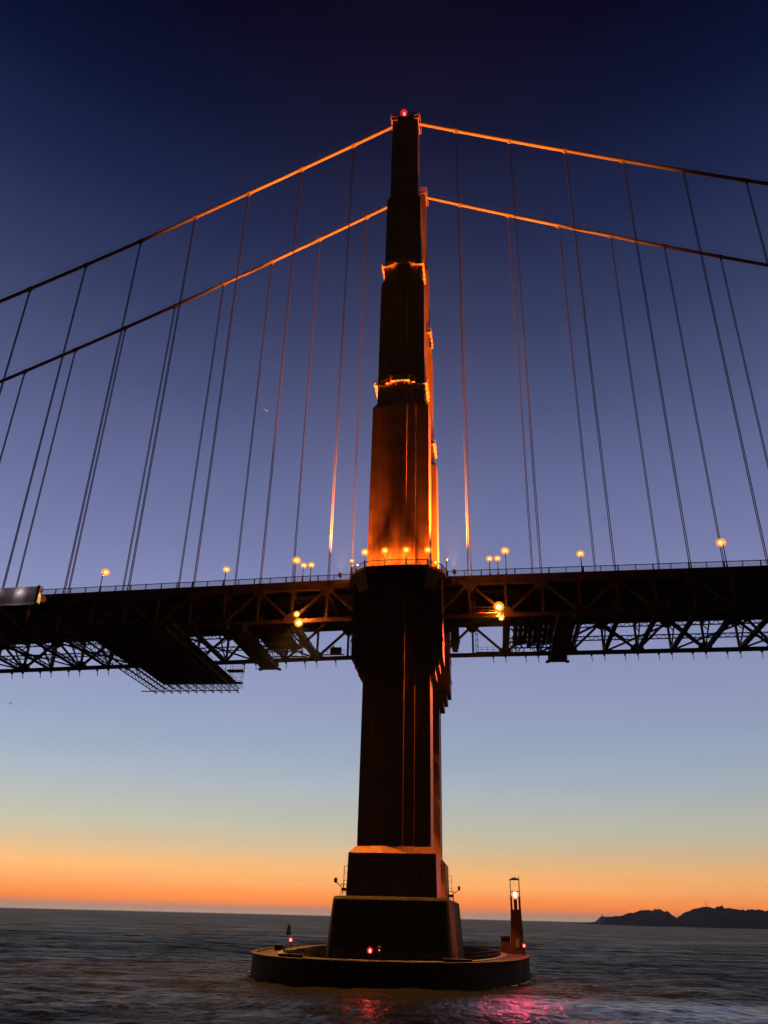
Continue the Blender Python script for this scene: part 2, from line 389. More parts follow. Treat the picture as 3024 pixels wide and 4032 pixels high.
# cages with ladders at each end of the pier top
def access(name, loc, s, label):
    r = empty(name, loc, label, 'railing', 'ladder cages on the pier top')
    b = MB()
    for x in (0, 1.0, 2.0):
        for y in (-0.9, 0.9):
            b.bar((x*s,y,0),(x*s,y,2.0),0.07)
    for z in (0.7,1.35,2.0):
        for y in (-0.9,0.9): b.bar((0,y,z),(2.0*s,y,z),0.06)
        b.bar((0,-0.9,z),(0,0.9,z),0.06); b.bar((2*s,-0.9,z),(2*s,0.9,z),0.06)
    b.build('guard_rail', DARK, r)
    b = MB()
    for x in (0.3, 1.3):
        for y in (-0.3,0.3): b.bar((x*s,y,1.2),(x*s,y,5.0),0.06)
    for z in (2.6, 3.8, 5.0): b.bar((0.3*s,-0.3,z),(1.3*s,-0.3,z),0.05); b.bar((0.3*s,0.3,z),(1.3*s,0.3,z),0.05)
    b.build('ladder_cage', DARK, r)
    b = MB(); b.bar((-0.1*s,0,1.6),(-1.1*s,0,2.3),0.14); b.box(min(-1.45*s,-0.95*s),max(-1.45*s,-0.95*s),-0.25,0.25,2.2,3.0); b.build('flood_lamp', DARK, r)
    b = MB(); b.box(min(0.0,1.1*s),max(0.0,1.1*s),-0.4,0.4,0.9,1.4); b.build('control_box', DARK, r)
access('access_cage', (-9.0,-16.0,15.05), 1, 'ladder cage and guard rail at the left end of the pier top')
access('access_cage', (9.6,14.0,15.05), -1, 'ladder cage and guard rail behind the right end of the pier top')

# ------------------------------------------------------------------ the tower
tower = empty('bridge_tower', (0, 0, 15.05), 'tall stepped orange steel suspension bridge tower standing on the pier', 'bridge tower')
def plan(cx, cy, z, o, m, c, yo, ym, yc):
    q = [(o,yo),(m,yo),(m,ym),(c,ym),(c,yc)]
    pts = [(x,y) for x,y in q]+[(-x,y) for x,y in reversed(q)]+[(-x,-y) for x,y in q]+[(x,-y) for x,y in reversed(q)]
    return [(cx+x, cy+y, z-15.05) for x,y in pts]
STG = [(15.2,(6.75,3.75,1.75,3.6,4.45,5.3)),(70,(6.72,3.75,1.75,3.6,4.45,5.3)),(119.3,(6.6,3.75,1.72,3.5,4.35,5.2)),(120.9,(5.62,2.75,1.5,3.1,3.95,4.8)),
       (158.0,(5.55,2.7,1.5,3.05,3.9,4.75)),(159.6,(4.75,2.4,1.45,3.1,3.5,4.0)),(189.0,(4.62,2.35,1.4,3.1,3.5,4.0)),(190.6,(3.85,2.2,1.3,2.65,2.95,3.2)),(222.4,(3.75,2.2,1.3,2.6,2.9,3.15))]
TCX = 0.42
def hring(b, cy, z, P, ext, lo, hi, step=0.45):
    """catwalk round a leg: the plan outline pushed outward"""
    base = plan(TCX, cy, z, P[0]+ext, P[1]+ext*0.7, P[2]+ext*0.7, P[3]+ext, P[4]+ext, P[5]+ext)
    return base
for cy, side in ((-HY, 'near'), (HY, 'far')):
    leg = loft(MB(), [plan(TCX, cy, z, *P) for z, P in STG]).build('leg', PAINT, tower)
    own(tower, leg)
    # pedestal: steel base box with sloped, faceted top
    ped = [rrect(TCX-8.0,TCX+8.0,cy-6.3,cy+6.3,0.02,0.15), rrect(TCX-7.85,TCX+7.85,cy-6.2,cy+6.2,7.0,0.15)]
    b = loft(MB(), ped)
    b.build('leg_pedestal', PAINT, leg)
    # faceted skirt (gussets) on top of the pedestal
    b = MB(); 
    top = plan(TCX, cy, 23.3, 6.85, 3.85, 1.85, 4.1, 4.8, 5.4)
    bot = plan(TCX, cy, 22.06, 7.85, 3.6, 1.9, 6.2, 6.2, 6.2)
    loft(b, [bot, top]); b.build('pedestal_skirt', PAINT, leg)
    # stepped corbels carrying the deck
    for s in (-1, 1):
        b = MB()
        def bx(xo, z0, z1, yy, ex=0.0):
            x0, x1 = sorted((TCX+s*6.5, TCX+s*(xo)))
            b.box(x0, x1, cy-yy, cy+yy, z0-15.05, z1-15.05)
        bx(9.3, 58.3, 75.4, 3.6); bx(8.5, 56.6, 58.29, 3.45); bx(7.75, 55.0, 56.59, 3.3)
        bx(9.45, 62.0, 62.5, 3.68); bx(9.45, 66.9, 67.4, 3.68)
        b.build('corbel', PAINT, leg)
    # catwalk rings with railings at two levels
    for z, P in ((125.6, STG[3][1]), (163.8, STG[5][1])):
        ext = 0.75
        o1 = plan(TCX, cy, z, P[0]+ext, P[1]+ext, P[2]+ext, P[3]+ext, P[4]+ext, P[5]+ext)
        i1 = plan(TCX, cy, z, *[p-0.05 for p in P])
        b = MB(); up = lambda pts, h: [(x,y,zz+h) for x,y,zz in pts]
        ring(b, o1, up(o1,0.22), up(i1,0.22), i1)
        k = len(o1); o = len(b.v); b.v += o1+i1
        for i in range(k):
            j = (i+1) % k; b.f.append((o+i,o+j,o+k+j,o+k+i))
        b.build('catwalk', PAINT, leg)
        b = MB()
        for i in range(k):
            p = Vector(o1[i]); q = Vector(o1[(i+1) % k]); d = (q-p).length; n = max(1, round(d/1.4))
            for h in (0.75, 1.3): b.bar(p+Vector((0,0,0.22+h)), q+Vector((0,0,0.22+h)), 0.07)
            for e in range(n):
                u = p.lerp(q, e/n); b.bar(u+Vector((0,0,0.2)), u+Vector((0,0,1.55)), 0.10)
            n2 = max(1, round(d/1.9))
            for e in range(n2):
                u = p.lerp(q, (e+0.5)/n2); v = Vector((TCX, cy, u.z)); w = u.lerp(v, 0.12)
                b.bar(u, w+Vector((0,0,-0.9)), 0.13)
        b.build('catwalk_railing', PAINT, leg)
    # saddle housing and top rail
    b = MB(); b.box(TCX-4.0,TCX+4.0,cy-2.9,cy+2.9,207.35,208.2)
    b.box(TCX-2.6,TCX+2.6,cy-1.4,cy+1.4,208.2,210.6)
    b.build('saddle_housing', PAINT, leg)
    b = MB(); a = [(TCX-4.3,cy-3.2),(TCX+4.3,cy-3.2),(TCX+4.3,cy+3.2),(TCX-4.3,cy+3.2)]
    for i in range(4):
        p = a[i]; q = a[(i+1) % 4]
        for h in (0.1, 0.7, 1.3): b.bar((*p,208.2+h),(*q,208.2+h),0.12)
        for e in range(5):
            u = (p[0]+(q[0]-p[0])*e/5, p[1]+(q[1]-p[1])*e/5); b.bar((*u,207.9),(*u,209.55),0.11)
    b.build('top_railing', PAINT, leg)
# portal struts between the legs and cross bracing below the deck
for z0, z1, w in ((206,221,2.3),(171,184,2.6),(137,152,3.0),(104,119,3.4)):
    b = MB(); zz = lambda z: z-15.05
    n = 12
    for i in range(n):      # strut with haunched lower edge
        y0 = -10.6+21.2*i/n; y1 = -10.6+21.2*(i+1)/n
        f = lambda y: zz(z0)-3.5*(abs(y)/10.6)**3
        b.quadprism([(TCX-w,y0,f(y0)),(TCX+w,y0,f(y0)),(TCX+w,y1,f(y1)),(TCX-w,y1,f(y1))],[(TCX-w,y0,zz(z1)),(TCX+w,y0,zz(z1)),(TCX+w,y1,zz(z1)),(TCX-w,y1,zz(z1))])
    b.build('portal_strut', PAINT, tower)
for z0, z1 in ((25,44),(46,65)):
    for s in (-1, 1):
        b = MB(); b.bar((TCX,-9.6*s,z0-15.05),(TCX,9.6*s,z1-15.05),2.0+0.01*s,1.6+0.01*s,up=(1,0,0)); b.build('cross_brace', PAINT, tower)
MB().box(TCX-1.8,TCX+1.8,-9.6,9.6,29.4,31.4).build('cross_beam', PAINT, tower)
MB().box(TCX-1.8,TCX+1.8,-9.6,9.6,50.4,52.6).build('cross_beam', PAINT, tower)

# warning beacons on the tower top
def beacon(loc, label, g='red warning beacons on the tower tops'):
    r = empty('warning_beacon', loc, label, 'beacon light', g)
    MB().tube([(0,0,0),(0,0,1.6)], 0.14, 8).build('post', DARK, r)
    MB().tube([(0,0,1.6),(0,0,1.75),(0,0,1.76)], [0.5,0.5,0.3], 12).build('base_plate', DARK, r)
    MB().ball((0,0,2.9), 1.15, 1.15, 1.7).build('red_halo_lens', RED, r, True); MB().ball((0.1,0,2.7), 0.42, 0.42, 0.95).build('bulb', REDCORE, r, True)  # lens enlarged to draw the halo round the bulb
    lamp('POINT', 'beacon_glow', (0,-0.9,2.6), 900, (1,0.06,0.04), 0.3, parent=r)
    return r
beacon((-0.3,-HY,225.65), 'red aircraft warning light on top of the near tower leg')

# ------------------------------------------------------------------ main cables
def main_cable(y, label):
    r = empty('main_cable', (0, y, 225.4), label, 'cable', 'main suspension cables')
    b = MB(); pts = [(x, 0, cable_z(x)-225.4) for x in np.arange(-340, 341, 5.0)]
    pts = [p for p in pts if abs(p[0]) > 1]; pts.insert(len([p for p in pts if p[0] < 0]), (TCX, 0, 0.3))
    b.tube(pts, 0.48, 10); c = b.build('cable_strand', CABLEM, r, True)
    b = MB()
    for s in (-1, 1):
        for side in (-0.45, 0.45):
            P = [(s*x, side, cable_z(s*x)-225.4+1.45) for x in np.arange(5, 260, 7.62)]
            b.tube(P, 0.035, 4)
            for p in P: b.bar(p, (p[0], p[1]*0.7, p[2]-1.1), 0.05)
    b.build('hand_line', DARK, r)
    for k in list(range(-12, 0))+list(range(1, 13)):
        x = k*SP; z = cable_z(x)-225.4; sl = (cable_z(x+1)-cable_z(x-1))/2
        b = MB(); d = Vector((1,0,sl)).normalized()*0.6
        b.tube([Vector((x,0,z))-d, Vector((x,0,z))+d], 0.62, 10); b.box(x-0.35,x+0.35,-0.3,0.3,z-0.95,z-0.3)
        b.build('cable_band', CABLEM, r)
    return r
main_cable(-HY, 'near main suspension cable, the upper of the two in view')
main_cable(HY, 'far main suspension cable, the lower of the two in view')
ORD = ['', 'first', 'second', 'third', 'fourth', 'fifth', 'sixth', 'seventh', 'eighth']
for y, nm, rg in ((-HY, 'near', (-7, 6)), (HY, 'far', (-8, 6))):
    for k in range(rg[0], rg[1]+1):
        if k == 0: continue
        x = k*SP; zt = cable_z(x)-0.9; zb = 76.2+dz(x)
        b = MB()
        for dx in (-0.17, 0.17):
            for dy in (-0.09, 0.09):
                b.tube([(dx,dy,0),(dx,dy,zt-zb)], 0.072, 6)
        n = int((zt-zb)//30)
        r = empty('suspender', (x, y, zb), '%s suspender %s of the tower on the %s main cable' % (ORD[abs(k)], 'left' if k < 0 else 'right', nm), 'suspender cable', 'vertical suspender ropes')
        b.build('rope', ROPE, r)
        b = MB()
        b.box(-0.34,0.34,-0.22,0.22,0,0.5)
        b.build('socket', GALV, r)

# ------------------------------------------------------------------ bridge deck
deck = empty('bridge_deck', (0, 0, 67.5), 'long dark steel truss roadway deck crossing behind and beside the tower', 'bridge deck')
Z0 = 67.5
XS = sorted(set([-400, -12, 0, 400]+[float(x) for x in range(-320, 400, 80)]))
def strip(b, y0, y1, z0, z1, xa=-400, xb=400):
    xs = [x for x in XS if xa < x < xb]; xs = [xa]+xs+[xb]
    for i in range(len(xs)-1):
        a, c = xs[i], xs[i+1]
        b.quadprism([(a,y0,z0+dz(a)-Z0),(c,y0,z0+dz(c)-Z0),(c,y1,z0+dz(c)-Z0),(a,y1,z0+dz(a)-Z0)],[(a,y0,z1+dz(a)-Z0),(c,y0,z1+dz(c)-Z0),(c,y1,z1+dz(c)-Z0),(a,y1,z1+dz(a)-Z0)])
    return b
strip(MB(), -9.1, 9.1, 75.95, 76.45).build('road_slab', ASPH, deck)
for s in (-1, 1):
    y0, y1 = sorted((s*10.5, s*14.0))
    for xa, xb in ((-400,-7.5),(8.4,400)):
        strip(MB(), y0, y1, 76.6, 76.95, xa, xb).build('sidewalk', WALK, deck)
        f0, f1 = sorted((s*14.003, s*14.2))
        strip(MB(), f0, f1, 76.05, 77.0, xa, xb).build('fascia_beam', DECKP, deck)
NP = 20
def truss(s, label):
    y = s*HY; t = D.objects.new('side_truss', None); COL.objects.link(t); t.parent = deck; t['label'] = label
    for xa, xb in ((-400,-7.2),(8.0,400)):
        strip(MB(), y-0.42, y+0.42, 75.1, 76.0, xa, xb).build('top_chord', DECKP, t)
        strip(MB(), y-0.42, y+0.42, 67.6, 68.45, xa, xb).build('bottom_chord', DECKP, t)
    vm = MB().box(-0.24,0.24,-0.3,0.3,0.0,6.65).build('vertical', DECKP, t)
    first = True
    for k in list(range(-NP, 0))+list(range(1, NP+1)):
        x = k*7.62
        o = vm if first else vm.copy()
        if not first: COL.objects.link(o)
        first = False; o.location = (x, y, 68.45+dz(x)-Z0)
    # diagonals: top nodes at even panels, bottom nodes at odd ones
    first = {}
    for k in list(range(-NP, -1))+list(range(1, NP)):
        xa, xb = k*7.62, (k+1)*7.62
        up = (k+1) % 2 == 0      # rises to the right
        key = up
        if key not in first:
            b = MB(); d = 7.62; za, zb = (0.0, 7.1) if up else (7.1, 0.0)
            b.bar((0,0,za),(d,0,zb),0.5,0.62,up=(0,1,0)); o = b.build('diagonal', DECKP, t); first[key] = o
            ob = o
        else:
            ob = first[key].copy(); COL.objects.link(ob)
        ob.location = (xa, y, 68.25+dz((xa+xb)/2)-Z0)
    # gusset plates at the nodes
    g = {}
    for k in list(range(-NP, 0))+list(range(1, NP+1)):
        x = k*7.62; top = k % 2 == 0
        if top not in g:
            b = MB(); yy = 0.45
            if top: pts = [(-1.5,0),(1.5,0),(1.5,-0.5),(0.6,-1.5),(-0.6,-1.5),(-1.5,-0.5)]
            else: pts = [(-1.5,0),(1.5,0),(1.5,0.5),(0.6,1.5),(-0.6,1.5),(-1.5,0.5)]
            b.quadprism([(px,-yy,pz) for px,pz in pts],[(px,yy,pz) for px,pz in pts])
            g[top] = b.build('gusset_plate', DECKP, t); ob = g[top]
        else: ob = g[top].copy(); COL.objects.link(ob)
        ob.location = (x, y, (75.25 if top else 68.3)+dz(x)-Z0)
    return t
truss(-1, 'near side truss, lit by floodlights beside the tower')
tf = truss(1, 'far side truss seen against the sky')
# hangers (rail brackets) under the far bottom chord
hb = None
for k in range(-38, 30):
    x = k*3.81+(0.9 if k % 2 else 0)
    if abs(x) < 17 or (-66 < x < -42) or 31 < x < 39: continue
    if hb is None:
        b = MB(); b.box(-0.18,0.18,-0.3,0.3,-0.45,0.0); b.bar((0.05,0,-0.3),(0.12,0.4,-1.6),0.13)
        hb = b.build('rail_hanger', DARK, tf); ob = hb
    else: ob = hb.copy(); COL.objects.link(ob)
    ob.location = (x, HY, 67.6+dz(x)-Z0)
# floor beams, stringers, bottom struts and laterals
fb = None
for k in range(-NP, NP+1):
    x = k*7.62
    if abs(k) < 1: continue
    if fb is None:
        b = MB(); b.box(-0.2,0.2,-13.25,13.25,-1.6,-0.1); b.box(-0.35,0.35,-13.25,13.25,-1.75,-1.6)
        fb = b.build('floor_beam', DECKP, deck); ob = fb
    else: ob = fb.copy(); COL.objects.link(ob)
    ob.location = (x, 0, 75.95+dz(x)-Z0)
for y in (-8.2,-5.5,-2.75,0,2.75,5.5,8.2):
    strip(MB(), y-0.12, y+0.12, 75.2, 75.94, -152, 152).build('stringer', DECKP, deck)
def lace(b, a, c, w, t=0.14, n=None, up=(0,0,1)):
    a = Vector(a); c = Vector(c); L_ = (c-a).length; n = n or max(3, int(L_/w/1.1))
    u = Vector(up)*w/2
    for s in (-1, 1): b.bar(a+u*s, c+u*s, t*1.5, t*1.3)
    for i in range(n):
        p = a.lerp(c, i/n); q = a.lerp(c, (i+1)/n); s = 1 if i % 2 else -1
        b.bar(p+u*s, q-u*s, t*0.8)
bs = None
for k in range(-NP+1, NP):
    x = k*7.62
    if abs(k) < 4: continue
    if bs is None:
        b = MB(); lace(b, (0,-13.2,0), (0,13.2,0), 0.9, 0.2, 24); lace(b, (0.01,-13.2,-0.35), (0.01,13.2,-0.35), 0.8, 0.16, 24, up=(1,0,0))
        bs = b.build('bottom_strut', DECKP, deck); ob = bs
    else: ob = bs.copy(); COL.objects.link(ob)
    ob.location = (x, 0, 68.15+dz(x)-Z0)
for s in (-1, 1):     # heavy box strut beside the tower
    MB().box(-0.75,0.75,-13.2,13.2,-0.6,0.5).build('box_strut', DECKP, deck).location = (s*22.86, 0, 68.1-Z0)
la = {}
for k in range(-NP+1, NP-1):
    if -4 < k < 3: continue
    for s in (-1, 1):
        if (k+ (s > 0)) % 2: continue
        x = k*7.62
        if s not in la:
            b = MB(); lace(b, (0,-13.2*s,0), (15.24,13.2*s,0), 0.55, 0.16, 26, up=(0.5,-0.5*s,0)); la[s] = b.build('lateral_brace', DECKP, deck); ob = la[s]
        else: ob = la[s].copy(); COL.objects.link(ob)
        ob.location = (x, 0, 68.0+0.35*(s > 0)+dz(x)-Z0)
for y in (4.5, -4.5):
    for xa, xb in ((-152,-23.7),(23.7,152)):
        b = MB(); n = 14
        for i in range(n):
            p, q = xa+(xb-xa)*i/n, xa+(xb-xa)*(i+1)/n
            lace(b, (p,y,68.5+dz(p)-Z0),(q,y,68.5+dz(q)-Z0),0.9,0.16,10)
        b.build('maintenance_rail', DECKP, deck)
# lattice sway frames hanging below the slab, every second panel
sw = None
for k in range(-NP, NP+1):
    if abs(k) < 4: continue
    x = k*7.62
    if sw is None:
        sw = []
        for s in (-1,1):
            b = MB(); b.bar((0,13.2*s,0.2),(0,4.4*s,6.0),0.28); b.bar((0,13.2*s,5.8),(0,8.9*s,3.1),0.2); sw.append(b.build('sway_brace', DECKP, deck))
        obs = sw
    else:
        obs = [q.copy() for q in sw]
        for q in obs: COL.objects.link(q)
    for q in obs: q.location = (x, 0, 68.2+dz(x)-Z0)
# gratings closing most of the gap beside the sidewalks
for s in (-1, 1):
    g0, g1 = sorted((s*9.12, s*9.95)); strip(MB(), g0, g1, 76.3, 76.5, -400, 400).build('gap_grating', DARK, deck)
    y0, y1 = sorted((s*9.953, s*10.49)); x = -150.0
    while x < 150:
        w = random.uniform(2.0, 6.5) if x < 8 else random.uniform(6, 16)
        if abs(x+w/2) > 8: MB().quadprism([(x,y0,76.3+dz(x)-Z0),(x+w,y0,76.3+dz(x)-Z0),(x+w,y1,76.3+dz(x)-Z0),(x,y1,76.3+dz(x)-Z0)],[(x,y0,76.5+dz(x)-Z0),(x+w,y0,76.5+dz(x)-Z0),(x+w,y1,76.5+dz(x)-Z0),(x,y1,76.5+dz(x)-Z0)]).build('grating_panel', DARK, deck)
        x += w+random.uniform(1.0, 2.6)
    strip(MB(), s*10.0-0.6, s*10.0+0.6, 74.6, 75.0, -152, -9).build('pipe_tray', DARK, deck)
    strip(MB(), s*10.0-0.6, s*10.0+0.6, 74.6, 75.0, 9, 152).build('pipe_tray', DARK, deck)
# pedestrian railings
def railing(b, P, zf, post=3.81, h=1.35, t=0.05):
    for i in range(len(P)-1):
        p = Vector(P[i]); q = Vector(P[i+1]); d = (q-p).length
        for hh, tt in ((0.12,0.08),(h,0.13)): b.bar(p+Vector((0,0,hh)), q+Vector((0,0,hh)), tt)
        n = max(1, int(d/0.24))
        for e in range(n):
            u = p.lerp(q, (e+0.5)/n); b.bar(u+Vector((0,0,0.1)), u+Vector((0,0,h)), t)
        n = max(1, round(d/post))
        for e in range(n+1):
            u = p.lerp(q, e/n); b.bar(u, u+Vector((0,0,h+0.08)), 0.17)
for s in (-1, 1):
    for xa, xb in ((-153,-10.4),(10.8,153)):
        n = 20; P = [(xa+(xb-xa)*i/n, s*13.95, 76.95+dz(xa+(xb-xa)*i/n)-Z0) for i in range(n+1)]
        b = MB(); railing(b, P, 0); b.build('railing', DARK, deck)
# platform curving round each leg
PLAT = [(-10.4,-14.02),(-9.6,-17.4),(-6.3,-20.5),(-2.0,-20.95),(2.5,-21.0),(7.0,-20.6),(9.9,-17.6),(10.8,-14.02)]
for s in (-1, 1):
    pl = D.objects.new('tower_platform', None); COL.objects.link(pl); pl.parent = deck
    P = [(x, -y*s*-1 if s < 0 else -y, 0) for x, y in PLAT]
    P = [(x, (y if s < 0 else -y)) for x, y in PLAT]
    inner = [(10.8, s*8.6), (-10.4, s*8.6)]
    poly = P+inner
    if s > 0: poly = poly[::-1]
    cx, cy = TCX, s*13.0
    sh = lambda f: [(cx+(x-cx)*f, cy+(y-cy)*f) for x, y in poly]
    b = MB(); b.quadprism([(x,y,76.62-Z0) for x,y in poly],[(x,y,77.06-Z0) for x,y in poly]); b.build('platform_floor', PAINT, pl)
    b = MB(); b.quadprism([(x,y,72.6-Z0) for x,y in sh(0.88)],[(x,y,76.61-Z0) for x,y in sh(0.97)]); b.build('platform_bracket', SHADED, pl)
    b = MB(); railing(b, [(x*0.985,y-s*0.15,77.06-Z0) for x,y in P], 0, 6); b.build('platform_railing', DARK, pl)
# catwalk above the near bottom chord by the floodlights
b = MB()
for i in range(4):
    x = 16.4+i*1.5; b.bar((x,-14.2,68.46-Z0),(x,-14.2,69.9-Z0),0.09)
for h in (69.2, 69.9): b.bar((16.4,-14.2,h-Z0),(20.9,-14.2,h-Z0),0.08)
b.bar((15.6,-14.2,68.5-Z0),(15.6,-14.2,71.2-Z0),0.09); b.bar((16.3,-14.2,68.5-Z0),(16.3,-14.2,71.2-Z0),0.09)
for h in range(5): b.bar((15.6,-14.2,69+h*0.5-Z0),(16.3,-14.2,69+h*0.5-Z0),0.07)
b.build('service_rail', PAINT, deck)
b = MB(); b.box(16.4,21.0,-14.7,-14.0,68.46-Z0,68.53-Z0); b.build('service_walkway', PAINT, deck)
# ladders and walkway on the far truss
for s in (-1, 1):
    b = MB(); x = s*15.24+0.95
    for dx in (-0.28, 0.28): b.bar((x+dx,13.3,68.5-Z0),(x+dx,13.3,75.0-Z0),0.09)
    for h in range(14): b.bar((x-0.28,13.3,68.9+h*0.45-Z0),(x+0.28,13.3,68.9+h*0.45-Z0),0.06)
    for h in (70.2,71.6,73.0):
        b.tube([(x+0.45*math.cos(a),13.3-0.5-0.45*math.sin(a),h-Z0) for a in [i*math.pi/6 for i in range(-3,10)]],0.04,4)
    b.build('ladder', DARK, deck)
    b = MB(); x0, x1 = sorted((s*15.9, s*21.4)); b.box(x0,x1,12.5,13.2,68.46-Z0,68.56-Z0)
    for i in range(5):
        x = x0+(x1-x0)*i/4; b.bar((x,12.6,68.5-Z0),(x,12.6,69.7-Z0),0.07)
    for h in (69.1,69.7): b.bar((x0,12.6,h-Z0),(x1,12.6,h-Z0),0.06)
    b.build('service_walkway', DARK, deck)
b = MB(); b.box(-19.4,-16.7,12.6,13.5,68.58-Z0,70.3-Z0); b.box(-18.9,-18.5,12.7,13.4,70.3-Z0,70.7-Z0); b.build('equipment_box', DARK, deck)
# hopper basket hung beside the tower
r = empty('inspection_basket', (10.9, 13.0, 71.0), 'small dark basket hanging from the far truss right beside the tower', 'basket')
b = MB(); b.box(-0.9,1.1,-0.8,0.8,0.6,3.6); b.build('box_body', DARK, r)
b = MB(); b.quadprism([(-0.5,-0.5,-2.2),(0.7,-0.5,-2.2),(0.7,0.5,-2.2),(-0.5,0.5,-2.2)],[(-1.0,-0.9,0.0),(1.2,-0.9,0.0),(1.2,0.9,0.0),(-1.0,0.9,0.0)]); b.build('net_cone', GALV, r)
b = MB(); b.bar((-1.0,-0.9,0.05),(-1.0,-0.9,3.6),0.1); b.bar((1.25,-0.9,0),(1.25,-0.9,0.9),0.1); b.box(-1.1,1.3,-0.95,0.95,0.3,0.45); b.build('basket_frame', DARK, r)

# ------------------------------------------------------------------ travelling gantries below the deck
def gantry(x0, x1, y0, y1, z, label):
    r = empty('maintenance_gantry', ((x0+x1)/2, 0, z), label, 'gantry', 'maintenance gantries slung under the deck')
    w = (x1-x0)/2; b = MB(); b.box(-w,w,y0,y1,-0.15,0.1); b.box(-w+0.05,-w+0.25,y0,y1,0.1,1.3); b.box(w-0.25,w-0.05,y0,y1,0.1,1.3)
    b.build('gantry_floor', DARK, r)
    b = MB()
    for s in (-1, 1):
        for y in np.arange(y0, y1+0.1, 2.0): b.bar((s*(w+0.35),y,-0.1),(s*(w+0.1),y,2.0),0.12)
        for h in (0.9, 1.9): b.bar((s*(w+0.2),y0,h),(s*(w+0.2),y1,h),0.1)
        b.box(s*(w+0.45)-0.4,s*(w+0.45)+0.4,y1-1.2,y1+0.2,-0.3,0.0)
    b.build('gantry_railing', DARK, r)
    for s in (-1, 1):
        for yy in (-13.7, 13.7-0.6): MB().box(s*w-0.3,s*w+0.3,yy-0.3,yy+0.3,0,1.35).build('gantry_hanger', DARK, r)
gantry(33.0, 36.7, -16.0, 14.2, 66.4, 'dark transverse gantry slung under the deck right of the tower')
gantry(-36.5, -32.6, -16.0, 14.6, 65.6, 'dark transverse gantry slung under the deck left of the tower')
for x0, x1, lb in ((24.2, 32.6, 'planked containment platform under the deck right of the tower'), (-32.0, -24.3, 'planked containment platform under the deck left of the tower')):
    r = empty('containment_platform', ((x0+x1)/2, 0, 67.0), lb, 'platform', 'containment platforms under the deck')
    w = (x1-x0)/2
    b = MB()
    for i in range(8):
        a = -w+2*w*i/8; b.box(a+0.03, a+2*w/8-0.03, -13.0, 3.2+random.uniform(-1.2,1.6), -0.1+0.02*(i%3), 0.05+0.02*(i%3))
    b.build('plank_floor', DARK, r)
    b = MB()
    for y in (-12,-8,-4,0,4,8): b.bar((-w-0.3,y,-0.3),(w+0.3,y,-0.3),0.25)
    b.build('support_beam', DARK, r)
    b = MB()
    for i in range(30):
        x = random.uniform(-w, w); y = random.uniform(2, 11); b.bar((x,y,random.uniform(-0.2,1)),(x+random.uniform(-1.5,1.5),y+random.uniform(0.5,2),random.uniform(0.5,5)),0.16)
    b.build('scaffold_tube', DARK, r)

# ------------------------------------------------------------------ big scaffold platform
r = empty('scaffold_platform', (-56, 0, 63.3), 'large suspended scaffold platform slanting under the deck left of the tower', 'scaffold platform')
for i in range(11):
    x = -11.8+i*2.22; b = MB(); lace(b, (x,-25.6,0.0),(x,25.8,0.0),1.15,0.13,46)
    b.bar((x,25.8,-0.6),(x,24.9,0.55),0.12)
    b.build('joist', DARK, r)
b = MB()
for i in range(9):
    x = -8.6+i*2.22
    for j in range(12):
        y = -25.2+j*3.95; b.box(x+0.04,x+2.18,y+0.03,y+3.9,0.72+random.uniform(-0.05,0.05),0.85)
b.build('plywood_floor', mat('stained_plywood', (0.26,0.15,0.09), 0.85, 0.55, 0.4), r)
b = MB()
for y, z in ((22.6,-0.75),(-22.6,-0.75),(0,-0.75)): b.tube([(-14.6,y,z),(11.2,y,z)],0.14,6)
b.build('cross_pipe', DARK, r)
b = MB()
for x in (-11.8, -1, 10.4):
    for y in (-13.7, 13.7): b.bar((x,y,0.6),(x,y,4.4+dz(-56)*0.9),0.12)
b.build('hanger_rod', DARK, r)
b = MB()
for s in (1,):
    for y in np.arange(-24, 25.6, 2.4): b.bar((10.6,y,0.8),(10.6,y,2.0),0.06)
    for h in (1.4, 2.0): b.bar((10.6,-24,h),(10.6,25.4,h),0.05)
b.build('guard_rail', DARK, r)
r = empty('hanging_scaffold_tower', (-43.2, 15.6, 62.5), 'small open scaffold stair hanging at the right corner of the big platform', 'scaffold')
b = MB()
for x in (-1.6, 1.4):
    for y in (-0.8, 0.8): b.bar((x,y,-1.4),(x,y,5.2),0.08)
for z in (-0.4,0.5,1.6,2.6,4.0,5.0):
    for y in (-0.8,0.8): b.bar((-1.6,y,z),(1.4,y,z),0.06)
b.build('scaffold_frame', DARK, r)
b = MB(); b.box(-2.4,1.6,-0.9,0.9,2.9,3.25); b.box(-1.0,1.6,-0.9,0.9,0.0,0.15); b.build('scaffold_floor', DARK, r)

# shrouded work enclosure on the left
r = empty('tarp_enclosure', (-100, -14.3, 74.0), 'pale tarpaulin enclosure hung on the railing at the far left', 'enclosure')
o = MB(); zl = -1.25
def tz(x): return dz(x-100)
bb = MB()
n = 40; o = 0
for i in range(n+1):     # a single hanging sheet with folds, wrapped over the top edge
    a = -14+32.0*i/n
    for k, (yy, zz, w) in enumerate(((0.1,0.75,0),(-0.9,0.78,1),(-0.95,1.8,1.3),(-0.92,3.0,1),(-0.86,4.1,0.6),(-0.82,4.72,0.2),(0.1,4.75,0))):
        bb.v.append((a, yy+w*0.07*math.sin(i*1.9+k*0.4), zz+tz(a)-0.04*abs(math.sin(i*0.5))))
for i in range(n):
    for k in range(6):
        p = i*7+k; bb.f.append((p, p+1, p+8, p+7))
lamp('POINT', 'tarp_fill_light', (8, -0.1, 2.4), 80, (1,0.82,0.8), 0.3, parent=r); lamp('POINT', 'tarp_fill_light', (14, -0.1, 1.6), 80, (1,0.82,0.8), 0.3, parent=r)  # unseen lights added inside to brighten the sheet
bb.build('tarpaulin', TARPM, r)
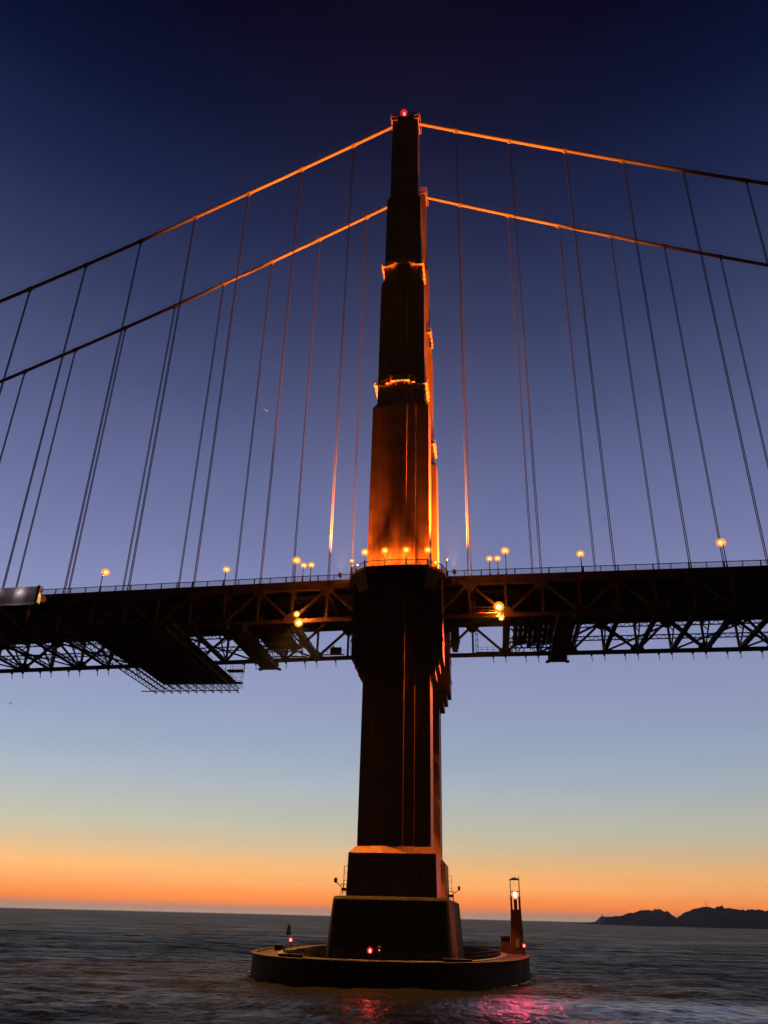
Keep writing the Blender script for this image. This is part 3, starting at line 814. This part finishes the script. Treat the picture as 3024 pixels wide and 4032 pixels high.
b = MB(); b.box(18.02,18.75,-1.05,0.3,0.75+tz(18),4.85+tz(18)); b.build('end_panel', mat('end_panel_white',(0.7,0.62,0.5),0.6,0.05,1), r)
tp = TARPM.node_tree; pb = tp.nodes['Principled BSDF']; tl = tp.nodes.new('ShaderNodeBsdfTranslucent'); tl.inputs[0].default_value = (0.6,0.58,0.6,1)
mxs = tp.nodes.new('ShaderNodeMixShader'); mxs.inputs[0].default_value = 0.5; tp.links.new(pb.outputs[0], mxs.inputs[1]); tp.links.new(tl.outputs[0], mxs.inputs[2])
tp.links.new(mxs.outputs[0], [n for n in tp.nodes if n.type == 'OUTPUT_MATERIAL'][0].inputs[0])
r2 = empty('work_lamp', (-78.6,-15.2,74.6), 'small work lamp clamped to the deck edge facing the tarpaulin enclosure', 'lamp')
b = MB(); b.bar((0,0,0),(0,1.1,0.9),0.08); b.box(0.0,0.3,-0.2,0.2,-0.2,0.2); b.build('housing', DARK, r2)
lamp('SPOT', 'work_beam', (-0.2,0,0), 260, (1,0.68,0.3), 0.15, (-82,-14.9,73.9), 75, 0.6, parent=r2)
# ------------------------------------------------------------------ street lamps
def street_lamp(loc, h, arm, label, group, power, head=0.36, headshape=(1,1,0.8)):
    r = empty('street_lamp', loc, label, 'street lamp', group)
    MB().tube([(0,0,0),(0,0,0.5),(0,0,0.55),(0,0,h)], [0.22,0.2,0.13,0.08], 8).build('pole', DARK, r)
    top = (0, arm, h+0.1)
    b = MB()
    if arm: b.tube([(0,0,h-0.1),(0,arm*0.4,h+0.22),(0,arm,h+0.18)], 0.06, 6)
    b.tube([(0,arm,h+0.12),(0,arm,h+0.42),(0,arm,h+0.55)], [0.30,0.22,0.05], 8); b.build('lamp_shade', DARK, r)
    MB().ball((0,arm,h-0.02), head*1.75, head*1.75, head*1.5,18,12).build('globe', AMBER, r, True); MB().ball((0,arm,h-0.02), head*0.85, head*0.85, head*0.68).build('bulb', LENS, r, True)  # globe oversized, its glow imitates bloom round the bulb
    lamp('POINT', 'lamp_glow', (0, arm*1.0, h-0.9), power*1.3, SOD, 0.25, parent=r)
    return r
PG = 'lamps round the tower platform'
for x, y, lb in ((-9.6,-17.2,'lower dull lamp at the left corner of the tower platform'),(-6.3,-20.25,'lamp just left of the glowing tower foot on the platform'),(-2.0,-20.7,'left lamp of the three directly in front of the glowing tower'),
                 (2.5,-20.75,'middle lamp of the three directly in front of the glowing tower'),(7.0,-20.35,'right lamp of the three directly in front of the glowing tower')):
    hh = 3.55 if x > -9 else 3.0
    street_lamp((x,y,77.06), hh, 0, lb, PG, 300 if x < -9 else 1500, 0.50 if x > -9 else 0.30)
r = empty('street_lamp', (10.6,-15.2,77.06), 'unlit lamp post at the right corner of the tower platform', 'street lamp', PG)
MB().tube([(0,0,0),(0,0,0.5),(0,0,0.55),(0,0,3.3)], [0.22,0.2,0.13,0.1], 8).build('pole', DARK, r)
MB().ball((0,0,3.5),0.26).build('globe', DARK, r, True)
DG = 'street lamps along the near sidewalk'
for x, h, arm, lb, p, hd in ((-67.7,5.4,1.0,'tall street lamp on the deck at the far left',1400,0.42),(-38.7,4.2,0.3,'second lamp from the left standing on the deck railing',600,0.36),(-22.8,5.6,0.5,'tall bright lamp left of the tower beside a lit suspender',1200,0.42),
                     (-21.0,4.2,0.2,'left of the two short lamps left of the tower',350,0.32),(-19.3,4.2,0.2,'right of the two short lamps left of the tower',350,0.32),
                     (19.8,4.1,0.2,'left of the two short lamps right of the tower',350,0.32),(21.5,4.1,0.2,'right of the two short lamps right of the tower',350,0.32),(23.2,5.9,0.4,'tall lamp just right of the two short lamps',1200,0.4),
                     (39.0,4.5,0.3,'second lamp from the right standing on the deck railing',600,0.36),(68.2,6.2,1.0,'tall street lamp on the deck at the far right',1400,0.44)):
    street_lamp((x,-13.75,76.95+dz(x)), h, arm, lb, DG, p, hd*1.35)

# ------------------------------------------------------------------ floodlights
def flood(loc, target, power, angle, label, group, lens=0.45, size=0.5, vis=True):
    r = empty('floodlight', loc, label, 'floodlight', group)
    b = MB(); b.box(-0.4,0.4,0.12,0.55,-0.35,0.35); b.bar((0,0.3,-0.35),(0,0.3,-0.9),0.12); b.build('housing', DARK, r)
    if vis: MB().ball((0,-0.05,0), lens, 0.12, lens).build('lens', LENSHOT, r, True); MB().ball((0,-0.25,0), lens*2.0, 0.4, lens*2.0,22,12).build('halo_shell', AMBER2, r, True)  # wide amber shell before the lens is painted bloom
    lamp('POINT', 'flood_spill', (-0.6 if loc[0] > 0 else 0.6,-0.9,0), 330, SOD, 0.4, parent=r)
    lamp('SPOT', 'flood_beam', (0,-0.75,0), power, SOD, size, target, angle, 0.7, parent=r)
    return r
FG = 'floodlights on the near truss beside the tower'
flood((21.3,-14.5,69.75),(8,-14,35),90000,110,'big upper floodlight on the truss right of the tower',FG,0.55)
flood((21.7,-14.5,67.3),(9,-12,8),12000,100,'small lower floodlight under the truss right of the tower',FG,0.3)
flood((-21.5,-14.5,69.1),(-9,-14,60),5000,120,'upper floodlight on the truss left of the tower',FG,0.36)
flood((-20.9,-14.5,67.2),(-19,-12,5),220000,120,'big lower floodlight on the truss left of the tower',FG,0.5)
# glow of those lamps on the truss around them
for x, p in ((20.6,2600),(-21.0,1500)):
    pass
UG = 'upward floodlights on the roadway at the tower foot'
for sx in (-1, 1):
    for y in (-15.9, 15.9):
        r = empty('floodlight', (sx*12.3, y, 77.06), 'upward floodlight on the deck %s of the %s tower leg' % ('left' if sx < 0 else 'right', 'near' if y < 0 else 'far'), 'floodlight', UG)
        b = MB(); b.box(-0.4,0.4,-0.35,0.35,0,0.12); b.bar((0,-0.2*math.copysign(1,y),0.03),(0,-1.3*math.copysign(1,y),0.03),0.16); b.tube([(0,0,0.12),(0,0,0.7)],[0.25,0.38],10); b.build('housing', DARK, r)
        lamp('SPOT', 'flood_beam', (0,0,0.8), 1250000, SOD, 0.4, (sx*7.5, y*1.0+math.copysign(0.4,y), 185), 68, 1.0, parent=r)

for sx, sd in ((-1,'left'),(1,'right')):
    r = empty('floodlight', (sx*12.5,1.5,76.46), 'upward floodlight on the roadway between the legs on the %s side' % sd, 'floodlight', 'floodlights on the roadway between the legs')
    b = MB(); b.box(-0.3,0.3,-0.3,0.3,0,0.1); b.tube([(0,0,0.1),(0,0,0.6)],[0.2,0.3],10); b.build('housing', DARK, r)
    lamp('SPOT', 'flood_beam', (0,0,0.7), 260000, SOD, 0.3, (sx*6.0,9.5,112), 70, 1.0, parent=r)
for x, lb, pw in ((-4.7,'left',14000),(0.2,'middle',7000),(5.4,'right',9000)):
    r = empty('floodlight', (x,-20.3,77.08), '%s of the three added wash lights behind the platform rail before the near leg' % lb, 'floodlight', 'added narrow wash lights behind the platform rail')
    b = MB(); b.box(-0.2,0.2,-0.2,0.2,0,0.1); b.tube([(0,0,0.1),(0,0,0.45)],[0.13,0.2],10); b.build('housing', DARK, r)  # housing of the added wash light
    lamp('SPOT', 'flood_beam', (0,0,0.55), pw, SOD, 0.2, (x*0.8,-19.0,112), 30, 1.0, parent=r)  # added lamp, washes the front of the near leg with light
for x, p, sd in ((-8.3,38000,'left'),(8.6,26000,'right')):
    r = empty('floodlight', (x,-18.9,77.08), 'small upward floodlight at the %s corner of the platform before the near leg' % sd, 'floodlight', 'upward floodlights on the tower platform')
    b = MB(); b.box(-0.25,0.25,-0.25,0.25,0,0.1); b.tube([(0,0,0.1),(0,0,0.5)],[0.16,0.24],10); b.build('housing', DARK, r)
    lamp('SPOT', 'flood_beam', (0,0,0.6), p, SOD, 0.25, (x*0.35,-18.6,140), 60, 1.0, parent=r)

# ------------------------------------------------------------------ red lights on the fender
def nav(loc, h, label, rad=0.3, p=500):
    r = empty('navigation_light', loc, label, 'navigation light', 'red navigation lights on the fender')
    MB().tube([(0,0,0),(0,0,h)],0.09,8).build('post', DARK, r)
    MB().tube([(0,0,h),(0,0,h+0.1)],0.3,10).build('base_plate', DARK, r)
    MB().ball((0,0,h+0.45),rad*1.5,rad*1.5,rad*1.6).build('red_halo_lens', RED, r, True); MB().ball((0,0,h+0.4),rad*0.62,rad*0.62,rad*0.9).build('bulb', REDCORE, r, True)  # outer red shell imitates the light's halo
    MB().tube([(0,0,h+0.75),(0,0,h+1.0)],[0.3,0.08],10).build('cap', DARK, r)
    lamp('SPOT','nav_glow',(0,-0.8,h+0.45),p,(1,0.05,0.04),0.4,(loc[0]+2.5,loc[1]-30,-2),130,0.6,parent=r)
nav((-20.9,-2.5,6.2),1.0,'red light on a post at the left rim of the fender',0.30,90)
nav((0.4,-44.2,6.2),1.0,'bright red light at the front middle of the fender',0.29,550)
nav((1.7,-44.0,6.2),1.1,'small dim red light right beside the bright front one',0.08,5)
nav((23.0,-12.0,6.2),1.4,'red light at the right rim of the fender beside the beacon tower',0.24,500)

# beacon tower at the right end
r = empty('beacon_tower', (22.2, 4.0, 6.1), 'slim tapered beacon tower with open lantern frame on the right of the fender', 'beacon tower')
b = MB(); loft(b, [rrect(-1.3,1.3,-1.3,1.3,0,0.05), rrect(-1.0,1.0,-1.0,1.0,7.7,0.05)]); 
w = 1.0
for sx in (-1,1):
    for sy in (-1,1): b.bar((sx*(w-0.2),sy*(w-0.2),7.6),(sx*(w-0.2),sy*(w-0.2),10.0),0.36)
b.bar((0,0,7.6),(0,0,9.5),0.62); b.build('tower_shaft', BEACONP, r)
b = MB()
for sx in (-1,1):
    for sy in (-1,1): b.bar((sx*0.85,sy*0.85,9.9),(sx*0.88,sy*0.88,13.0),0.13)
for z in (10.9, 13.0):
    for s in (-1,1): b.bar((-0.9,s*0.88,z),(0.9,s*0.88,z),0.1); b.bar((s*0.88,-0.9,z),(s*0.88,0.9,z),0.1)
b.bar((0.9,-0.9,13.0),(0.75,-0.9,13.6),0.12)
b.build('lantern_frame', DARK, r)
loft(MB(), [rrect(-1.05,1.05,-1.05,1.05,13.03,0.05), rrect(-0.15,0.15,-0.15,0.15,13.45,0.02)]).build('lantern_roof', DARK, r)
MB().ball((0,0,10.35),0.42,0.42,0.6).build('lantern', REDHOT, r, True)
lamp('SPOT','lantern_glow',(0,-0.8,10.5),7000,(1,0.05,0.13),0.5,(22,-60,-5),120,0.6,parent=r)
b = MB(); b.box(-0.25,0.35,-1.36,-1.2,1.2,2.6); b.build('door', TARPM, r)
r = empty('equipment_hut', (20.0, 4.2, 6.1), 'small dark hut against the left side of the beacon tower', 'hut')
MB().box(-0.9,0.85,-1.1,1.1,0,2.8).build('wall', BEACONP, r); MB().quadprism([(-1.1,-1.3,2.8),(0.88,-1.3,2.8),(0.88,1.3,2.8),(-1.1,1.3,2.8)],[(-1.1,-1.3,3.0),(0.88,-1.3,3.25),(0.88,1.3,3.25),(-1.1,1.3,3.0)]).build('roof', DARK, r)
# foam where the swell meets the fender
b = MB(); rf = random.Random(11)
for k in range(110):
    t = rf.choice([rf.uniform(-0.9,0.25), rf.uniform(2.9,3.9), rf.uniform(0,6.28)])
    c, sn = math.cos(t), math.sin(t); off = 24.2+abs(rf.gauss(0.1,0.35)); off2 = off+22
    x = off*math.copysign(abs(c)**(2/NF), c); y = off2*math.copysign(abs(sn)**(2/NF), sn)
    q = rf.uniform(0.1,0.35); b.ball((x,y,ZW+0.12), q*rf.uniform(0.8,1.6), q*rf.uniform(0.8,1.6), 0.05+0.10*q, 7, 4)
tag(b.build('foam', mat('sea_foam', (0.28,0.29,0.31), 0.9, 0.2, 2.0), None, True), 'broken white foam along the foot of the fender', kind='stuff')
# bell buoy out on the sea, left
r = empty('bell_buoy', (-87, 276, ZW), 'small dark buoy floating on the sea left of the tower', 'buoy')
MB().tube([(0,0,-0.6),(0,0,0.5),(0,0,0.9)],[1.3,1.4,1.1],12).build('float', DARK, r)
b = MB()
for k in range(6):
    a = k*math.pi/3+0.4; b.bar((1.0*math.cos(a),1.0*math.sin(a),0.8),(0.6*math.cos(a),0.6*math.sin(a),3.4),0.3)
for z, q in ((1.5,1.0),(2.4,0.85),(3.2,0.7)): b.tube([(0,0,z),(0,0,z+0.4)],[q,q*0.95],8)
b.build('cage', DARK, r); MB().tube([(0,0,3.5),(0,0,4.3)],[0.5,0.4],8).build('top_mark', DARK, r); MB().tube([(0,0,4.2),(0,0,5.4)],0.09,6).build('pole', DARK, r)
# gulls
def gull(loc, rz, label):
    r = empty('gull', loc, label, 'bird', 'gulls circling in the floodlights')
    r.rotation_euler = (0.2,0,rz)
    b = MB(); b.tube([(0,-0.28,0),(0,-0.15,0),(0,0.05,0),(0,0.2,0.02),(0,0.27,0.03)],[0.01,0.07,0.09,0.05,0.01],8)
    o = len(b.v)
    for s in (-1,1):
        b.quadprism([(s*0.03,-0.1,0),(s*0.35,-0.02,0.16),(s*0.35,0.12,0.16),(s*0.03,0.1,0)],[(s*0.03,-0.1,0.025),(s*0.35,-0.02,0.185),(s*0.35,0.12,0.185),(s*0.03,0.1,0.025)])
        b.quadprism([(s*0.35,-0.02,0.16),(s*0.72,-0.12,0.05),(s*0.66,-0.02,0.06),(s*0.35,0.12,0.16)],[(s*0.35,-0.02,0.185),(s*0.72,-0.12,0.06),(s*0.66,-0.02,0.075),(s*0.35,0.12,0.185)])
    b.build('body', GULLM, r)

gull((-32.3,-17.0,120.4),0.6,'pale gull flying left of the tower between the hangers')
gull((44.2,-17.0,88.0),-0.4,'small gull flying low above the deck right of the tower')
gull((-80.8,-17.0,50.0),1.2,'small gull flying in open sky below the deck at the far left')

# ------------------------------------------------------------------ sea air
mh = D.materials.new('sea_haze'); mh.use_nodes = True; t = mh.node_tree; t.nodes.clear()
vo = t.nodes.new('ShaderNodeVolumePrincipled'); vo.inputs['Color'].default_value = (0.90,0.82,0.80,1); vo.inputs['Density'].default_value = HAZE
vo.inputs['Anisotropy'].default_value = 0.3
oo = t.nodes.new('ShaderNodeOutputMaterial'); t.links.new(vo.outputs[0], oo.inputs['Volume'])
hz = MB().box(-9000,9000,-3000,12000,-30,480).build('haze', mh); tag(hz, 'thin sea haze', kind='stuff')
sc.cycles.volume_bounces = 0
